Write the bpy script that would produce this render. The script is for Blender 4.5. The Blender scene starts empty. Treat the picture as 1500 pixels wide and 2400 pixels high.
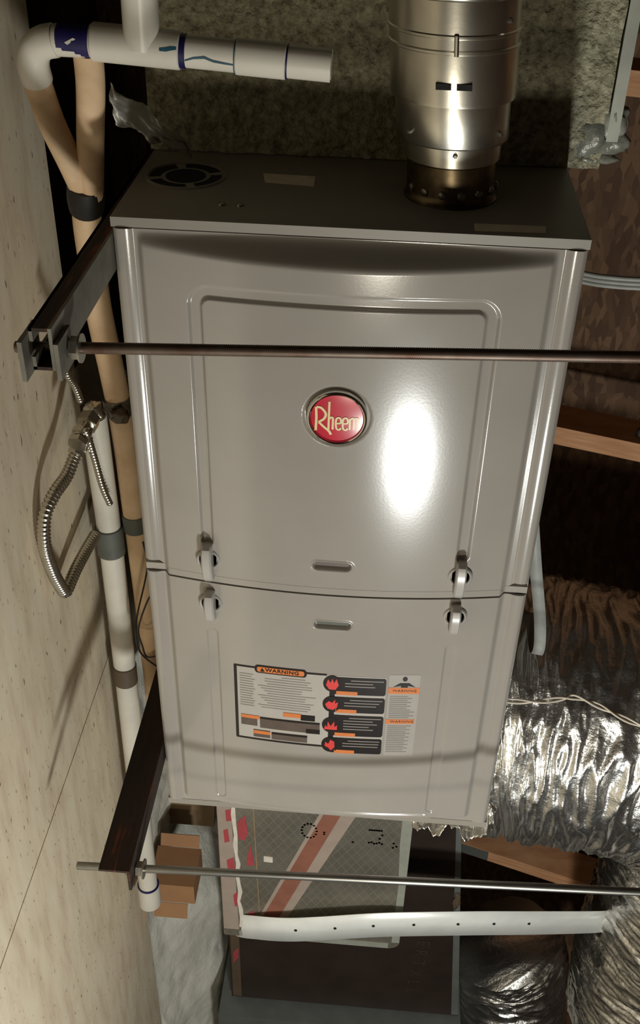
import bpy, bmesh, math, random
from mathutils import Vector, Matrix, noise

# ------------------------------------------------------------------ frame
# The photograph is turned a quarter: its right side is "up" in the attic.
# Shapes are written in (u, v, w): u = real height, v = depth away from the
# viewer, w = along the furnace towards its flue end; G() turns them into world axes.
FLOOR_U = -0.14
def G(u, v, w):
    return Vector((-w, v, u - FLOOR_U))
random.seed(7)
scene = bpy.context.scene
COL = scene.collection

# ------------------------------------------------------------------ camera
R = [[0.9966446706, 0.0793399987, 0.0201138038],
     [0.0630600165, -0.5876406616, -0.8066609493],
     [-0.0521807897, 0.8052227130, -0.5906721152]]
cam_d = bpy.data.cameras.new('camera')
cam_d.sensor_fit = 'VERTICAL'; cam_d.sensor_height = 24.0; cam_d.sensor_width = 15.0
cam_d.lens = 2455.75 / 2400 * 24.0
cam_d.clip_start = 0.02; cam_d.clip_end = 60
cam = bpy.data.objects.new('camera', cam_d)
COL.objects.link(cam)
def GV(r):
    return Vector((-r[2], r[1], r[0]))
X = GV(R[0]); Y = -GV(R[1]); Z = -GV(R[2])
m = Matrix((X, Y, Z)).transposed().to_4x4()
m.translation = G(0.2682, -0.9515, 1.2288)
cam.matrix_world = m
scene.camera = cam

# ------------------------------------------------------------------ light
world = bpy.data.worlds.new('attic_dark'); scene.world = world
world.use_nodes = True
bg = world.node_tree.nodes['Background']
bg.inputs[0].default_value = (0.9, 0.75, 0.6, 1); bg.inputs[1].default_value = 0.001
def lamp(name, p, watts, radius, color):
    d = bpy.data.lights.new(name, 'POINT'); d.energy = watts
    d.shadow_soft_size = radius; d.color = color
    o = bpy.data.objects.new(name, d); COL.objects.link(o); o.location = G(*p)
    return o
lamp('work_lamp', (0.50, -1.13, -0.10), 40, 0.06, (0.98, 1.0, 0.96))
lamp('attic_bulb', (0.345, -1.5, 0.30), 16, 0.07, (1.0, 0.92, 0.76))
scene.view_settings.view_transform = 'Standard'
scene.view_settings.look = 'None'
scene.view_settings.exposure = 0.0
scene.view_settings.gamma = 1.0
scene.view_settings.use_curve_mapping = False

# ------------------------------------------------------------------ materials
def lin(c):
    return tuple(((x/255)/12.92 if x/255 <= 0.04045 else ((x/255+0.055)/1.055)**2.4) for x in c) + (1,)
class NT:
    def __init__(s, name):
        s.m = bpy.data.materials.new(name); s.m.use_nodes = True
        s.t = s.m.node_tree; s.b = s.t.nodes['Principled BSDF']
        s.co = s.t.nodes.new('ShaderNodeTexCoord')
    def n(s, typ, **k):
        x = s.t.nodes.new(typ)
        for a, v in k.items():
            if a in x.inputs: x.inputs[a].default_value = v
            else: setattr(x, a, v)
        return x
    def l(s, a, b): s.t.links.new(a, b)
    def coords(s, scale=(1, 1, 1), rot=(0, 0, 0)):
        mp = s.n('ShaderNodeMapping'); mp.inputs['Scale'].default_value = scale
        mp.inputs['Rotation'].default_value = rot
        geo = s.n('ShaderNodeNewGeometry'); s.l(geo.outputs['Position'], mp.inputs['Vector'])
        return mp.outputs[0]
    def noise(s, vec, scale, detail=4, rough=0.6):
        x = s.n('ShaderNodeTexNoise'); x.inputs['Scale'].default_value = scale
        x.inputs['Detail'].default_value = detail; x.inputs['Roughness'].default_value = rough
        s.l(vec, x.inputs['Vector']); return x.outputs['Fac']
    def ramp(s, fac, stops):
        r = s.n('ShaderNodeValToRGB'); e = r.color_ramp.elements
        while len(e) < len(stops): e.new(0.5)
        for el, (p, c) in zip(e, stops): el.position = p; el.color = c
        s.l(fac, r.inputs[0]); return r.outputs[0]
    def bump(s, h, strength, dist):
        b = s.n('ShaderNodeBump'); b.inputs['Strength'].default_value = strength
        b.inputs['Distance'].default_value = dist
        s.l(h, b.inputs['Height']); s.l(b.outputs[0], s.b.inputs['Normal'])
def mat(name, c, rough=0.5, metal=0.0, var=0.12, scale=30, stretch=(1, 1, 1), bump=0.0, bscale=200, bdist=0.002, c2=None, coat=0.0, spec=0.5):
    k = NT(name); c = lin(c)
    d = lin(c2) if c2 else tuple(x*(1-2*var) for x in c[:3]) + (1,)
    vec = k.coords(stretch)
    f = k.noise(vec, scale)
    k.l(k.ramp(f, [(0.3, d), (0.68, c)]), k.b.inputs['Base Color'])
    k.b.inputs['Roughness'].default_value = rough; k.b.inputs['Metallic'].default_value = metal
    k.b.inputs['Coat Weight'].default_value = coat; k.b.inputs['Coat Roughness'].default_value = 0.12
    k.b.inputs['Specular IOR Level'].default_value = spec
    if bump: k.bump(k.noise(vec, bscale), bump, bdist)
    return k.m
M = {}
M['paint'] = mat('grey_enamel', (160, 154, 146), 0.17, 0.0, 0.03, 14, bump=0.04, bscale=350, bdist=0.0006, spec=0.6)
M['casing'] = mat('grey_cabinet_enamel', (148, 142, 132), 0.42, 0.0, 0.04, 14)
M['latch'] = mat('latch_plastic', (178, 174, 168), 0.3, 0.0, 0.03, 40)
M['dark'] = mat('dark_gap', (18, 15, 13), 0.8)
M['chrome'] = mat('chrome_ring', (225, 222, 215), 0.12, 1.0, 0.02, 20)
M['red'] = mat('red_badge', (205, 40, 62), 0.25, 0.0, 0.05, 60, coat=0.4)
M['gold'] = mat('cream_gold_letter', (240, 220, 165), 0.3, 0.0, 0.03, 60)
M['galv'] = mat('galvanised_vent', (222, 217, 202), 0.30, 1.0, 0.10, 18, (1, 1, 1), 0.08, 60, 0.001)
M['ventbase'] = mat('brown_collar_steel', (140, 124, 96), 0.34, 1.0, 0.3, 25, c2=(60, 50, 38))  # brownish steel mottled with darker brown
M['duct_rough'] = mat('rough_duct_wrap', (204, 199, 168), 0.9, 0.0, 0.2, 130, bump=1.0, bscale=190, bdist=0.006, c2=(128, 122, 98))
M['edge_tape'] = mat('grey_foil_edge', (176, 178, 166), 0.4, 0.3, 0.1, 30)
M['mastic'] = mat('sealant_grey', (150, 150, 138), 0.35, 0.2, 0.2, 60, bump=0.6, bscale=60, bdist=0.004)
M['pvc'] = mat('white_pvc', (226, 220, 206), 0.32, 0.0, 0.05, 12)
M['pvc_far'] = mat('dull_white_pvc', (214, 208, 194), 0.4, 0.0, 0.08, 14)
M['tan'] = mat('warm_shaded_pvc', (228, 198, 160), 0.7, 0.0, 0.16, 18, c2=(200, 166, 128))  # tan puts warm reflected light and shade into the PVC colour
M['primer'] = mat('purple_primer', (38, 34, 92), 0.35, 0.0, 0.2, 60)
M['glue'] = mat('blue_cement', (44, 92, 112), 0.35, 0.0, 0.2, 60)
M['band_grey'] = mat('grey_rubber', (92, 94, 86), 0.6)
M['brown_band'] = mat('brown_coupling', (96, 80, 62), 0.6)
def rust():
    k = NT('rust_and_shade_iron'); v = k.coords((9, 1.2, 14))
    f = k.noise(v, 4, 6, 0.65)
    k.l(k.ramp(f, [(0.35, lin((34, 24, 18))), (0.56, lin((52, 34, 24))), (0.66, lin((130, 64, 32))), (0.75, lin((70, 44, 28)))]), k.b.inputs['Base Color'])
    k.b.inputs['Roughness'].default_value = 0.75; k.b.inputs['Metallic'].default_value = 0.2
    k.bump(k.noise(v, 30), 0.3, 0.001); return k.m
M['rust'] = rust()  # real rust on the angle iron; painted shade on the channel webs
M['iron_grey'] = mat('mill_scale_iron', (132, 128, 116), 0.6, 0.3, 0.2, 25)
M['rod_rust'] = mat('rusty_threaded_rod', (112, 100, 90), 0.45, 0.6, 0.3, 26, c2=(84, 56, 42))
M['rod_zinc'] = mat('zinc_threaded_rod', (150, 148, 142), 0.34, 0.9, 0.1, 40)
M['nut'] = mat('zinc_nut', (160, 156, 146), 0.35, 0.9, 0.1, 40)
M['conduit'] = mat('flexible_conduit_steel', (215, 210, 198), 0.26, 1.0, 0.08, 30)
M['cable_grey'] = mat('grey_cable', (170, 172, 166), 0.45)
M['wire_black'] = mat('black_wire', (24, 22, 20), 0.5)
M['wire_white'] = mat('white_bell_wire', (226, 214, 196), 0.4)
def foil():
    k = NT('aluminised_foil'); v = k.coords((1, 1, 1))
    k.l(k.ramp(k.noise(v, 9), [(0.35, lin((216, 212, 204))), (0.65, lin((240, 239, 235)))]), k.b.inputs['Base Color'])
    k.b.inputs['Metallic'].default_value = 1.0; k.b.inputs['Roughness'].default_value = 0.33
    k.bump(k.noise(v, 70, 4), 0.6, 0.004); return k.m
M['foil'] = foil()
M['foil_dull'] = mat('dull_foil', (196, 194, 184), 0.40, 0.35, 0.12, 30, bump=0.5, bscale=40, bdist=0.004)
def scrim():
    k = NT('foil_scrim_board')
    geo = k.n('ShaderNodeNewGeometry'); sep = k.n('ShaderNodeSeparateXYZ'); k.l(geo.outputs['Position'], sep.inputs[0])
    outs = []
    for sgn in (1, -1):
        a = k.n('ShaderNodeMath', operation='MULTIPLY'); a.inputs[1].default_value = 0.62*sgn; k.l(sep.outputs[0], a.inputs[0])
        b = k.n('ShaderNodeMath', operation='ADD'); k.l(a.outputs[0], b.inputs[0]); k.l(sep.outputs[2], b.inputs[1])
        c = k.n('ShaderNodeMath', operation='MULTIPLY'); c.inputs[1].default_value = 58; k.l(b.outputs[0], c.inputs[0])
        f = k.n('ShaderNodeMath', operation='FRACT'); k.l(c.outputs[0], f.inputs[0])
        g = k.n('ShaderNodeMath', operation='LESS_THAN'); g.inputs[1].default_value = 0.09; k.l(f.outputs[0], g.inputs[0])
        outs.append(g.outputs[0])
    mx = k.n('ShaderNodeMath', operation='MAXIMUM'); k.l(outs[0], mx.inputs[0]); k.l(outs[1], mx.inputs[1])
    mix = k.n('ShaderNodeMix', data_type='RGBA')
    k.l(mx.outputs[0], mix.inputs[0])
    base = k.ramp(k.noise(k.coords((1, 1, 1)), 14), [(0.35, lin((150, 146, 134))), (0.65, lin((170, 166, 154)))])
    k.l(base, mix.inputs[6]); mix.inputs[7].default_value = lin((186, 176, 154))
    k.l(mix.outputs[2], k.b.inputs['Base Color'])
    k.b.inputs['Metallic'].default_value = 0.75; k.b.inputs['Roughness'].default_value = 0.38
    k.bump(mx.outputs[0], 0.3, 0.001); return k.m
M['scrim'] = scrim()
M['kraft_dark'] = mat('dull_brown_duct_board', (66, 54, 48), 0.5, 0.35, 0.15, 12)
M['grey_edge'] = mat('grey_sheet_edge', (128, 132, 128), 0.5, 0.4, 0.1, 20)
M['strap'] = mat('galvanised_strap', (248, 250, 246), 0.36, 0.12, 0.05, 20)
M['print_red'] = mat('red_print', (176, 70, 76), 0.6)
M['print_pink'] = mat('pink_print_line', (146, 94, 76), 0.6)
M['pink_pale'] = mat('pale_pink_facing', (164, 148, 136), 0.6, 0, 0.08, 20)
M['white_tape'] = mat('white_seam_tape', (222, 214, 202), 0.5, 0, 0.1, 60)
M['ink'] = mat('black_ink', (30, 27, 25), 0.6)
M['ink_soft'] = mat('faded_ink', (58, 48, 42), 0.7)
def wood(name, a, b, c, st):
    k = NT(name); v = k.coords(st)
    f = k.noise(v, 5, 6, 0.6)
    k.l(k.ramp(f, [(0.3, lin(a)), (0.52, lin(b)), (0.7, lin(c))]), k.b.inputs['Base Color'])
    k.b.inputs['Roughness'].default_value = 0.75; k.bump(f, 0.2, 0.002); return k.m
M['wood'] = wood('truss_lumber', (196, 140, 98), (216, 160, 116), (228, 176, 134), (30, 6, 2))
def ply():
    k = NT('plywood_sheet'); v = k.coords((1.1, 5, 5))
    f = k.noise(v, 6, 7, 0.62)
    base = k.ramp(f, [(0.25, lin((206, 184, 156))), (0.5, lin((232, 216, 188))), (0.75, lin((242, 231, 206)))])
    v2 = k.coords((14, 40, 40)); g = k.noise(v2, 4, 3, 0.5)
    spots = k.ramp(g, [(0.29, (0.8, 0.8, 0.8, 1)), (0.35, (0, 0, 0, 1))])
    mix = k.n('ShaderNodeMix', data_type='RGBA'); k.l(spots, mix.inputs[0]); k.l(base, mix.inputs[6])
    mix.inputs[7].default_value = lin((104, 80, 58))
    k.l(mix.outputs[2], k.b.inputs['Base Color'])
    k.b.inputs['Roughness'].default_value = 0.7; k.bump(f, 0.12, 0.002); return k.m
M['ply'] = ply()
def osb():
    k = NT('strand_board'); v = k.coords((1.0, 2.6, 2.6))
    vo = k.n('ShaderNodeTexVoronoi'); vo.inputs['Scale'].default_value = 34; k.l(v, vo.inputs['Vector'])
    sp = k.n('ShaderNodeSeparateColor'); k.l(vo.outputs['Color'], sp.inputs[0])
    k.l(k.ramp(sp.outputs[0], [(0.1, lin((92, 66, 46))), (0.5, lin((108, 80, 57))), (0.9, lin((128, 98, 72)))]), k.b.inputs['Base Color'])
    k.b.inputs['Roughness'].default_value = 0.8; k.bump(sp.outputs[0], 0.5, 0.004); return k.m
M['osb'] = osb()
M['roof'] = mat('darkened_roof_boards', (70, 52, 38), 0.85, 0, 0.2, 8)  # unseen roof and side boards, darkened to cut bounce light
M['bay'] = mat('dark_loose_fill', (70, 58, 46), 0.95, 0, 0.3, 20, bump=1, bscale=40, bdist=0.01)
M['batt'] = mat('grey_white_batt', (238, 235, 222), 0.95, 0, 0.14, 10, bump=0.5, bscale=60, bdist=0.006, c2=(216, 213, 198))
M['card'] = mat('cardboard', (170, 126, 88), 0.8, 0, 0.06, 20)
M['board_brown'] = mat('brown_board', (150, 124, 92), 0.8, 0, 0.1, 14)
M['lab_white'] = mat('label_stock', (178, 172, 164), 0.4, 0, 0.04, 30)
M['lab_side'] = mat('label_stock_side', (166, 160, 153), 0.4, 0, 0.04, 30)
M['lab_black'] = mat('label_black', (34, 28, 26), 0.35, 0, 0.1, 60)
M['lab_brown'] = mat('label_brown_block', (96, 82, 74), 0.4, 0, 0.1, 60)
M['lab_orange'] = mat('label_orange', (214, 124, 66), 0.4, 0, 0.06, 60)
M['lab_red'] = mat('label_flame_red', (220, 66, 62), 0.4, 0, 0.06, 60)
M['lab_grey'] = mat('label_text_grey', (138, 131, 124), 0.5, 0, 0.06, 60)
M['sticker'] = mat('metal_sticker', (244, 226, 206), 0.5, 0.0, 0.08, 60)

# ------------------------------------------------------------------ object helpers
WLOC = {}
def _link(o, loc, parent):
    COL.objects.link(o)
    WLOC[o.name] = loc.copy()
    if parent is not None:
        o.parent = parent; o.location = loc - WLOC[parent.name]
    else:
        o.location = loc
    return o
def obj(name, V, F, material, parent=None, smooth=True, world_coords=False, angle=None):
    """one mesh object; V in (u, v, w)"""
    P = [Vector(p) if world_coords else G(*p) for p in V]
    lo = Vector([min(p[i] for p in P) for i in range(3)]); hi = Vector([max(p[i] for p in P) for i in range(3)])
    org = Vector(((lo.x+hi.x)/2, (lo.y+hi.y)/2, lo.z))
    me = bpy.data.meshes.new(name)
    me.from_pydata([p-org for p in P], [], F); me.update()
    bm = bmesh.new(); bm.from_mesh(me); bmesh.ops.recalc_face_normals(bm, faces=bm.faces)
    bm.to_mesh(me); bm.free()
    if smooth:
        me.polygons.foreach_set('use_smooth', [True]*len(me.polygons))
        if angle: me.set_sharp_from_angle(angle=math.radians(angle))
    me.materials.append(material)
    return _link(bpy.data.objects.new(name, me), org, parent)
def empty(name, p):
    o = bpy.data.objects.new(name, None); o.empty_display_size = 0.05
    return _link(o, G(*p), None)
def tag(o, label, cat, group=None):
    o['label'] = label; o['category'] = cat
    if group: o['group'] = group
    return o
def struct(o): o['kind'] = 'structure'; return o
class MB:
    def __init__(s): s.V = []; s.F = []
    def add(s, V, F):
        n = len(s.V); s.V += [tuple(v) for v in V]; s.F += [tuple(i+n for i in f) for f in F]; return s
    def box(s, a, b):
        (x0, y0, z0), (x1, y1, z1) = a, b
        V = [(x, y, z) for x in (x0, x1) for y in (y0, y1) for z in (z0, z1)]
        return s.add(V, [(0, 1, 3, 2), (4, 6, 7, 5), (0, 4, 5, 1), (2, 3, 7, 6), (0, 2, 6, 4), (1, 5, 7, 3)])
    def prism(s, pts, ax, a, b):
        """2-D outline extruded along axis ax from a to b"""
        def mk(p, t):
            q = list(p); q.insert(ax, t); return q
        n = len(pts)
        V = [mk(p, a) for p in pts] + [mk(p, b) for p in pts]
        F = [tuple(range(n)), tuple(range(2*n-1, n-1, -1))] + [(i, (i+1) % n, n+(i+1) % n, n+i) for i in range(n)]
        return s.add(V, F)
    def tube(s, path, r, seg=16, cap=True, closed=False):
        path = [Vector(p) for p in path]; n = len(path)
        rr = r if callable(r) else (lambda t: r)
        t0 = (path[1]-path[0]).normalized()
        ref = Vector((0.31, 0.17, 0.93)); ref = ref - t0*ref.dot(t0)
        if ref.length < 1e-3: ref = Vector((1, 0, 0))
        ref.normalize(); V = []
        for i in range(n):
            t = (path[min(i+1, n-1)]-path[max(i-1, 0)]).normalized()
            ref = (ref - t*ref.dot(t)).normalized(); bi = t.cross(ref)
            q = rr(i/(n-1))
            for k in range(seg):
                a = 2*math.pi*k/seg
                V.append(path[i] + ref*(q*math.cos(a)) + bi*(q*math.sin(a)))
        F = [(i*seg+k, i*seg+(k+1) % seg, (i+1)*seg+(k+1) % seg, (i+1)*seg+k) for i in range(n-1) for k in range(seg)]
        if cap: F += [tuple(range(seg)), tuple((n-1)*seg+k for k in range(seg))]
        return s.add(V, F)
    def lathe(s, prof, c, ax=2, seg=48):
        """prof: list of (radius, height); turned about an axis through c"""
        V = []
        for r, h in prof:
            for k in range(seg):
                a = 2*math.pi*k/seg; x, y = r*math.cos(a), r*math.sin(a)
                p = [c[0], c[1], c[2]]
                o = [i for i in range(3) if i != ax]
                p[o[0]] += x; p[o[1]] += y; p[ax] += h
                V.append(p)
        n = len(prof)
        F = [(i*seg+k, i*seg+(k+1) % seg, (i+1)*seg+(k+1) % seg, (i+1)*seg+k) for i in range(n-1) for k in range(seg)]
        if prof[0][0] > 1e-5: F.append(tuple(range(seg)))
        if prof[-1][0] > 1e-5: F.append(tuple((n-1)*seg+k for k in range(seg)))
        return s.add(V, F)
    def build(s, name, material, parent=None, smooth=True, angle=40):
        return obj(name, s.V, s.F, material, parent, smooth, angle=angle)
def spline(pts, n=12):
    P = [Vector(p) for p in pts]; P = [2*P[0]-P[1]] + P + [2*P[-1]-P[-2]]
    out = []
    for i in range(1, len(P)-2):
        for j in range(n):
            t = j/n; a, b, c, d = P[i-1:i+3]
            out.append(0.5*((2*b)+(-a+c)*t+(2*a-5*b+4*c-d)*t*t+(-a+3*b-3*c+d)*t**3))
    out.append(P[-2]); return out
def grid(name, us, vs, fn, material, parent=None, smooth=True):
    V = [fn(a, b) for a in us for b in vs]; n = len(vs)
    F = [(i*n+j, (i+1)*n+j, (i+1)*n+j+1, i*n+j+1) for i in range(len(us)-1) for j in range(n-1)]
    return obj(name, V, F, material, parent, smooth)
def lsp(a, b, n): return [a+(b-a)*i/n for i in range(n+1)]
def sstep(a, b, x):
    t = max(0, min(1, (x-a)/(b-a))); return t*t*(3-2*t)
def fbm(p, o=4):
    return noise.fractal(Vector(p), 1.0, 2.0, o)

# ------------------------------------------------------------------ the setting
W, H = 0.4525, 0.864
EDGE_V = 0.252                       # far edge of the plywood walkway
floor = struct(grid('floor', lsp(-1, 1, 1), lsp(-1, 1, 1), lambda a, b: (-0.36, -1.135 + 2.465*a, 0.3 + 4.7*b), M['bay'], None, False))
def plank(w0, w1, v0, v1):
    mb = MB(); e = 0.0015
    mb.prism([(v0, w0), (v1, w0), (v1, w1), (v0, w1)], 0, FLOOR_U-0.018, FLOOR_U)
    return mb.build('plank', M['ply'], floor, False)
plank(0.0535, 1.12, -0.80, EDGE_V)
plank(-1.17, 0.0505, -0.80, EDGE_V); plank(-2.4, -1.173, -0.80, EDGE_V)
for v in (-0.77, -0.28, 0.21):
    MB().box((-0.36, v-0.019, -2.4), (FLOOR_U-0.018, v+0.019, 1.12)).build('joist', M['wood'], floor, False)

ROOF0, ROOF_M = 1.22, -0.30           # sheathing leans towards the viewer as it rises
wall = struct(grid('wall_back', lsp(-0.36, 2.0, 2), lsp(-4.4, 5.0, 2), lambda a, b: (a, ROOF0 + ROOF_M*a, b), M['osb'], None, False))
ceil = struct(grid('ceiling', lsp(-3.6, 0.62, 2), lsp(-4.4, 5.0, 2), lambda a, b: (2.0, a, b), M['roof'], None, False))
struct(grid('wall_front', lsp(-0.36, 2.0, 2), lsp(-4.4, 5.0, 2), lambda a, b: (a, -3.6, b), M['roof'], None, False))
struct(grid('wall_left', lsp(-0.36, 2.0, 2), lsp(-3.6, 1.33, 2), lambda a, b: (a, b, 5.0), M['roof'], None, False))
struct(grid('wall_right', lsp(-0.36, 2.0, 2), lsp(-3.6, 1.33, 2), lambda a, b: (a, b, -4.4), M['roof'], None, False))
def web(w_c, off, label, u0=-0.05, u1=1.98, th=0.038, dp=0.089, m=ROOF_M):
    f = lambda u: off + m*u
    mb = MB(); w0, w1 = w_c-th/2, w_c+th/2
    mb.prism([(u0, f(u0)), (u1, f(u1)), (u1, f(u1)+dp), (u0, f(u0)+dp)], 2, w0, w1)
    o = mb.build('truss_member', M['wood'], None, False)
    return tag(o, label, 'beam', 'lumber truss members')

# ------------------------------------------------------------------ furnace
fur = empty('gas_furnace', (0, 0.3, H/2))
tag(fur, 'grey enamelled gas furnace cabinet with a round red badge and two bowed doors', 'furnace')
UC, HW = 0.2247, 0.2007
B0, B1 = 0.007, 0.019
def bow(u):
    s = (u-UC)/HW
    if abs(s) >= 1: return 0.0
    e = sstep(1.0, 0.965, abs(s))
    return e*B0 + B1*(1-s*s)
GL, GR, GT = 0.0800, 0.3700, 0.7995    # pressed channel: an upside-down U
def chan_dist(u, w):
    r = 0.016
    # distance to inverted-U centre line
    cx0, cx1, cy = GL+r, GR-r, GT-r
    d = 9
    if w <= cy:
        wl = max(w, 0.4945); d = min(math.hypot(u-GL, w-wl), math.hypot(u-GR, w-wl))
    if w > cy and u < cx0: d = min(d, abs(math.hypot(u-cx0, w-cy)-r))
    elif w > cy and u > cx1: d = min(d, abs(math.hypot(u-cx1, w-cy)-r))
    elif cx0 <= u <= cx1: d = min(d, abs(w-GT))
    return d
def stad(u, w, cu, cw, hl):
    return math.hypot(max(0, abs(u-cu)-hl), w-cw)
BU, BW = 0.2235, 0.6735               # badge centre
SLOT_UP, SLOT_LO = (0.2235, 0.4765), (0.2265, 0.3865)
def slotdepth(u, w, c):
    d = stad(u, w, c[0], c[1], 0.0165)
    return 0.0055*sstep(0.0058, 0.0040, d) - 0.0012*math.exp(-((d-0.0072)/0.0012)**2)
def roll(u):
    e = min(u, W-u)
    if e > 0.021: return 0.0
    return 0.0028*math.sin(math.pi*max(0, min(1, e/0.021)))**0.8 - 0.0030*sstep(0.006, 0.0, e)
def vup(u, w):
    b = bow(u) * sstep(0.8525, 0.8525-0.010-0.5*bow(u), w)
    d = chan_dist(u, w)
    b -= 0.0042*sstep(0.0078, 0.0045, d)
    rb = math.hypot(u-BU, w-BW)
    b -= 0.0035*sstep(0.0362, 0.0335, rb)
    b -= slotdepth(u, w, SLOT_UP)
    return -0.003 - b - roll(u)
def vlo(u, w):
    b = bow(u) * sstep(0.020, 0.028+0.3*bow(u), w)
    for g in (GL, GR):
        if 0.042 < w < 0.36 or True:
            wl = min(max(w, 0.050), 0.352); b -= 0.0018*sstep(0.0075, 0.0055, math.hypot(u-g, w-wl))
    b -= slotdepth(u, w, SLOT_LO)
    # faint pressed line along the foot of the door
    if 0.08 < u < 0.37: b -= 0.0016*math.exp(-((w-0.0345-0.3*bow(u))/0.0022)**2)*sstep(0.08, 0.1, u)*sstep(0.37, 0.36, u)
    return -0.003 - b - roll(u)
def lines(a, b, base, fines):
    s = set(round(x, 5) for x in lsp(a, b, int((b-a)/base)))
    for f0, f1, st in fines:
        s |= set(round(x, 5) for x in lsp(max(a, f0), min(b, f1), max(1, int((min(b, f1)-max(a, f0))/st))))
    s = sorted(s); out = [s[0]]
    for x in s[1:]:
        if x-out[-1] > 0.00035: out.append(x)
    return out
fine_u = [(0.0, 0.036, 0.001), (0.413, 0.4525, 0.001), (0.069, 0.097, 0.0009), (0.353, 0.381, 0.0009), (0.186, 0.262, 0.0009)]
def door(name, w0, w1, fn, fw):
    us = lines(0.0015, W-0.0015, 0.0035, fine_u); ws = lines(w0, w1, 0.0035, fw)
    lift = lambda u, w: w + (0.0055*sstep(0.024, 0.017, min(u, W-u))*max(0, 1-(w-w0)/0.02) if name == 'upper_door' else 0)
    V = [(u, fn(u, w), lift(u, w)) for u in us for w in ws]; n = len(ws); nu = len(us)
    F = [(i*n+j, (i+1)*n+j, (i+1)*n+j+1, i*n+j+1) for i in range(nu-1) for j in range(n-1)]
    # folded rim back to the cabinet
    ring = [(i, 0) for i in range(nu)] + [(nu-1, j) for j in range(1, n)] + [(i, n-1) for i in range(nu-2, -1, -1)] + [(0, j) for j in range(n-2, 0, -1)]
    base = len(V)
    for i, j in ring: V.append((us[i], 0.006, lift(us[i], ws[j])))
    for k in range(len(ring)):
        a = ring[k][0]*n+ring[k][1]; q = (k+1) % len(ring); b = ring[q][0]*n+ring[q][1]
        F.append((a, b, base+q, base+k))
    o = obj(name, V, F, M['paint'], fur, True, angle=50)
    return o
up = door('upper_door', 0.4440, 0.8535, vup, [(0.826, 0.8535, 0.001), (0.773, 0.809, 0.0009), (0.636, 0.711, 0.0009), (0.466, 0.503, 0.0008)])
lo = door('lower_door', 0.0120, 0.4318, vlo, [(0.012, 0.056, 0.001), (0.344, 0.398, 0.0009)])
# strip between the doors
us = lines(0.0015, W-0.0015, 0.004, fine_u)
mb = MB()
n = len(us)
mb.add([(u, -0.0018-bow(u), w) for u in us for w in (0.4334, 0.4426)] + [(u, 0.006, w) for u in us for w in (0.4334, 0.4426)],
       [(2*i, 2*i+2, 2*i+3, 2*i+1) for i in range(n-1)] + [(2*n+2*i, 2*i, 2*i+2, 2*n+2*i+2)[::1] for i in range(n-1)] + [(2*n+2*i+1, 2*i+1, 2*i+3, 2*n+2*i+3) for i in range(n-1)] + [(0, 1, 2*n+1, 2*n), (2*n-2, 2*n-1, 4*n-1, 4*n-2)])
mb.build('seam_strip', M['paint'], fur)
MB().box((0.0, 0.006, 0.0), (W, 0.71, H)).build('casing', M['casing'], fur, False)
mb = MB().box((0, -0.003, 0.8545), (W, 0.0058, H)); mb.build('top_rim', M['casing'], fur, False)
mb = MB().box((0, -0.003, 0), (W, 0.0058, 0.0112)); mb.build('bottom_rim', M['casing'], fur, False)

# latches
def latch(u, wt, wb):
    s0 = -0.003 - bow(u); wm = (wt+wb)/2 - 0.001
    V = []; ring = []
    mb = MB()
    # rounded fin, profile in (v, w): blunt head, long tail
    L = wt-wb
    prof = [(s0+0.004, wt-0.004), (s0-0.010, wt), (s0-0.0165, wt-0.002), (s0-0.0195, wt-0.008), (s0-0.0195, wb+0.5*L), (s0-0.016, wb+0.012), (s0-0.010, wb+0.003), (s0-0.004, wb), (s0+0.004, wb)]
    n = len(prof)
    for du, sh in ((-0.0058, 0.0022), (-0.0040, 0.0), (0.0040, 0.0), (0.0058, 0.0022)):
        for v, w in prof:
            V.append((u+du, v + (sh if v < s0 else 0), w + (sh*0.5 if w < wm else -sh*0.5)))
    F = [(k*n+i, k*n+i+1, (k+1)*n+i+1, (k+1)*n+i) for k in range(3) for i in range(n-1)]
    F += [tuple(range(n)), tuple(3*n+i for i in range(n))]
    F += [(k*n, (k+1)*n, (k+1)*n+n-1, k*n+n-1) for k in range(3)]
    mb.add(V, F)
    o = mb.build('latch', M['latch'], fur, True, 35)
    b = MB(); b.lathe([(0.0145, 0.001), (0.0142, -0.0015), (0.0128, -0.0030), (0.0112, -0.0022), (0.0104, 0.001), (0.0, 0.001)], (u, s0-0.0008, wm+0.002), 1, 36)
    b.build('latch_base', M['latch'], o)
    c = MB(); c.lathe([(0.0105, 0.0), (0.0, 0.0)], (u, s0-0.0012, wm+0.002), 1, 30)
    c.build('latch_socket', M['dark'], o)
for u, a, b in ((GL+0.0005, 0.4945, 0.4395), (GR-0.0005, 0.4925, 0.4395), (GL+0.0005, 0.4245, 0.3770), (GR-0.0005, 0.4275, 0.3830)):
    latch(u, a, b)

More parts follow.
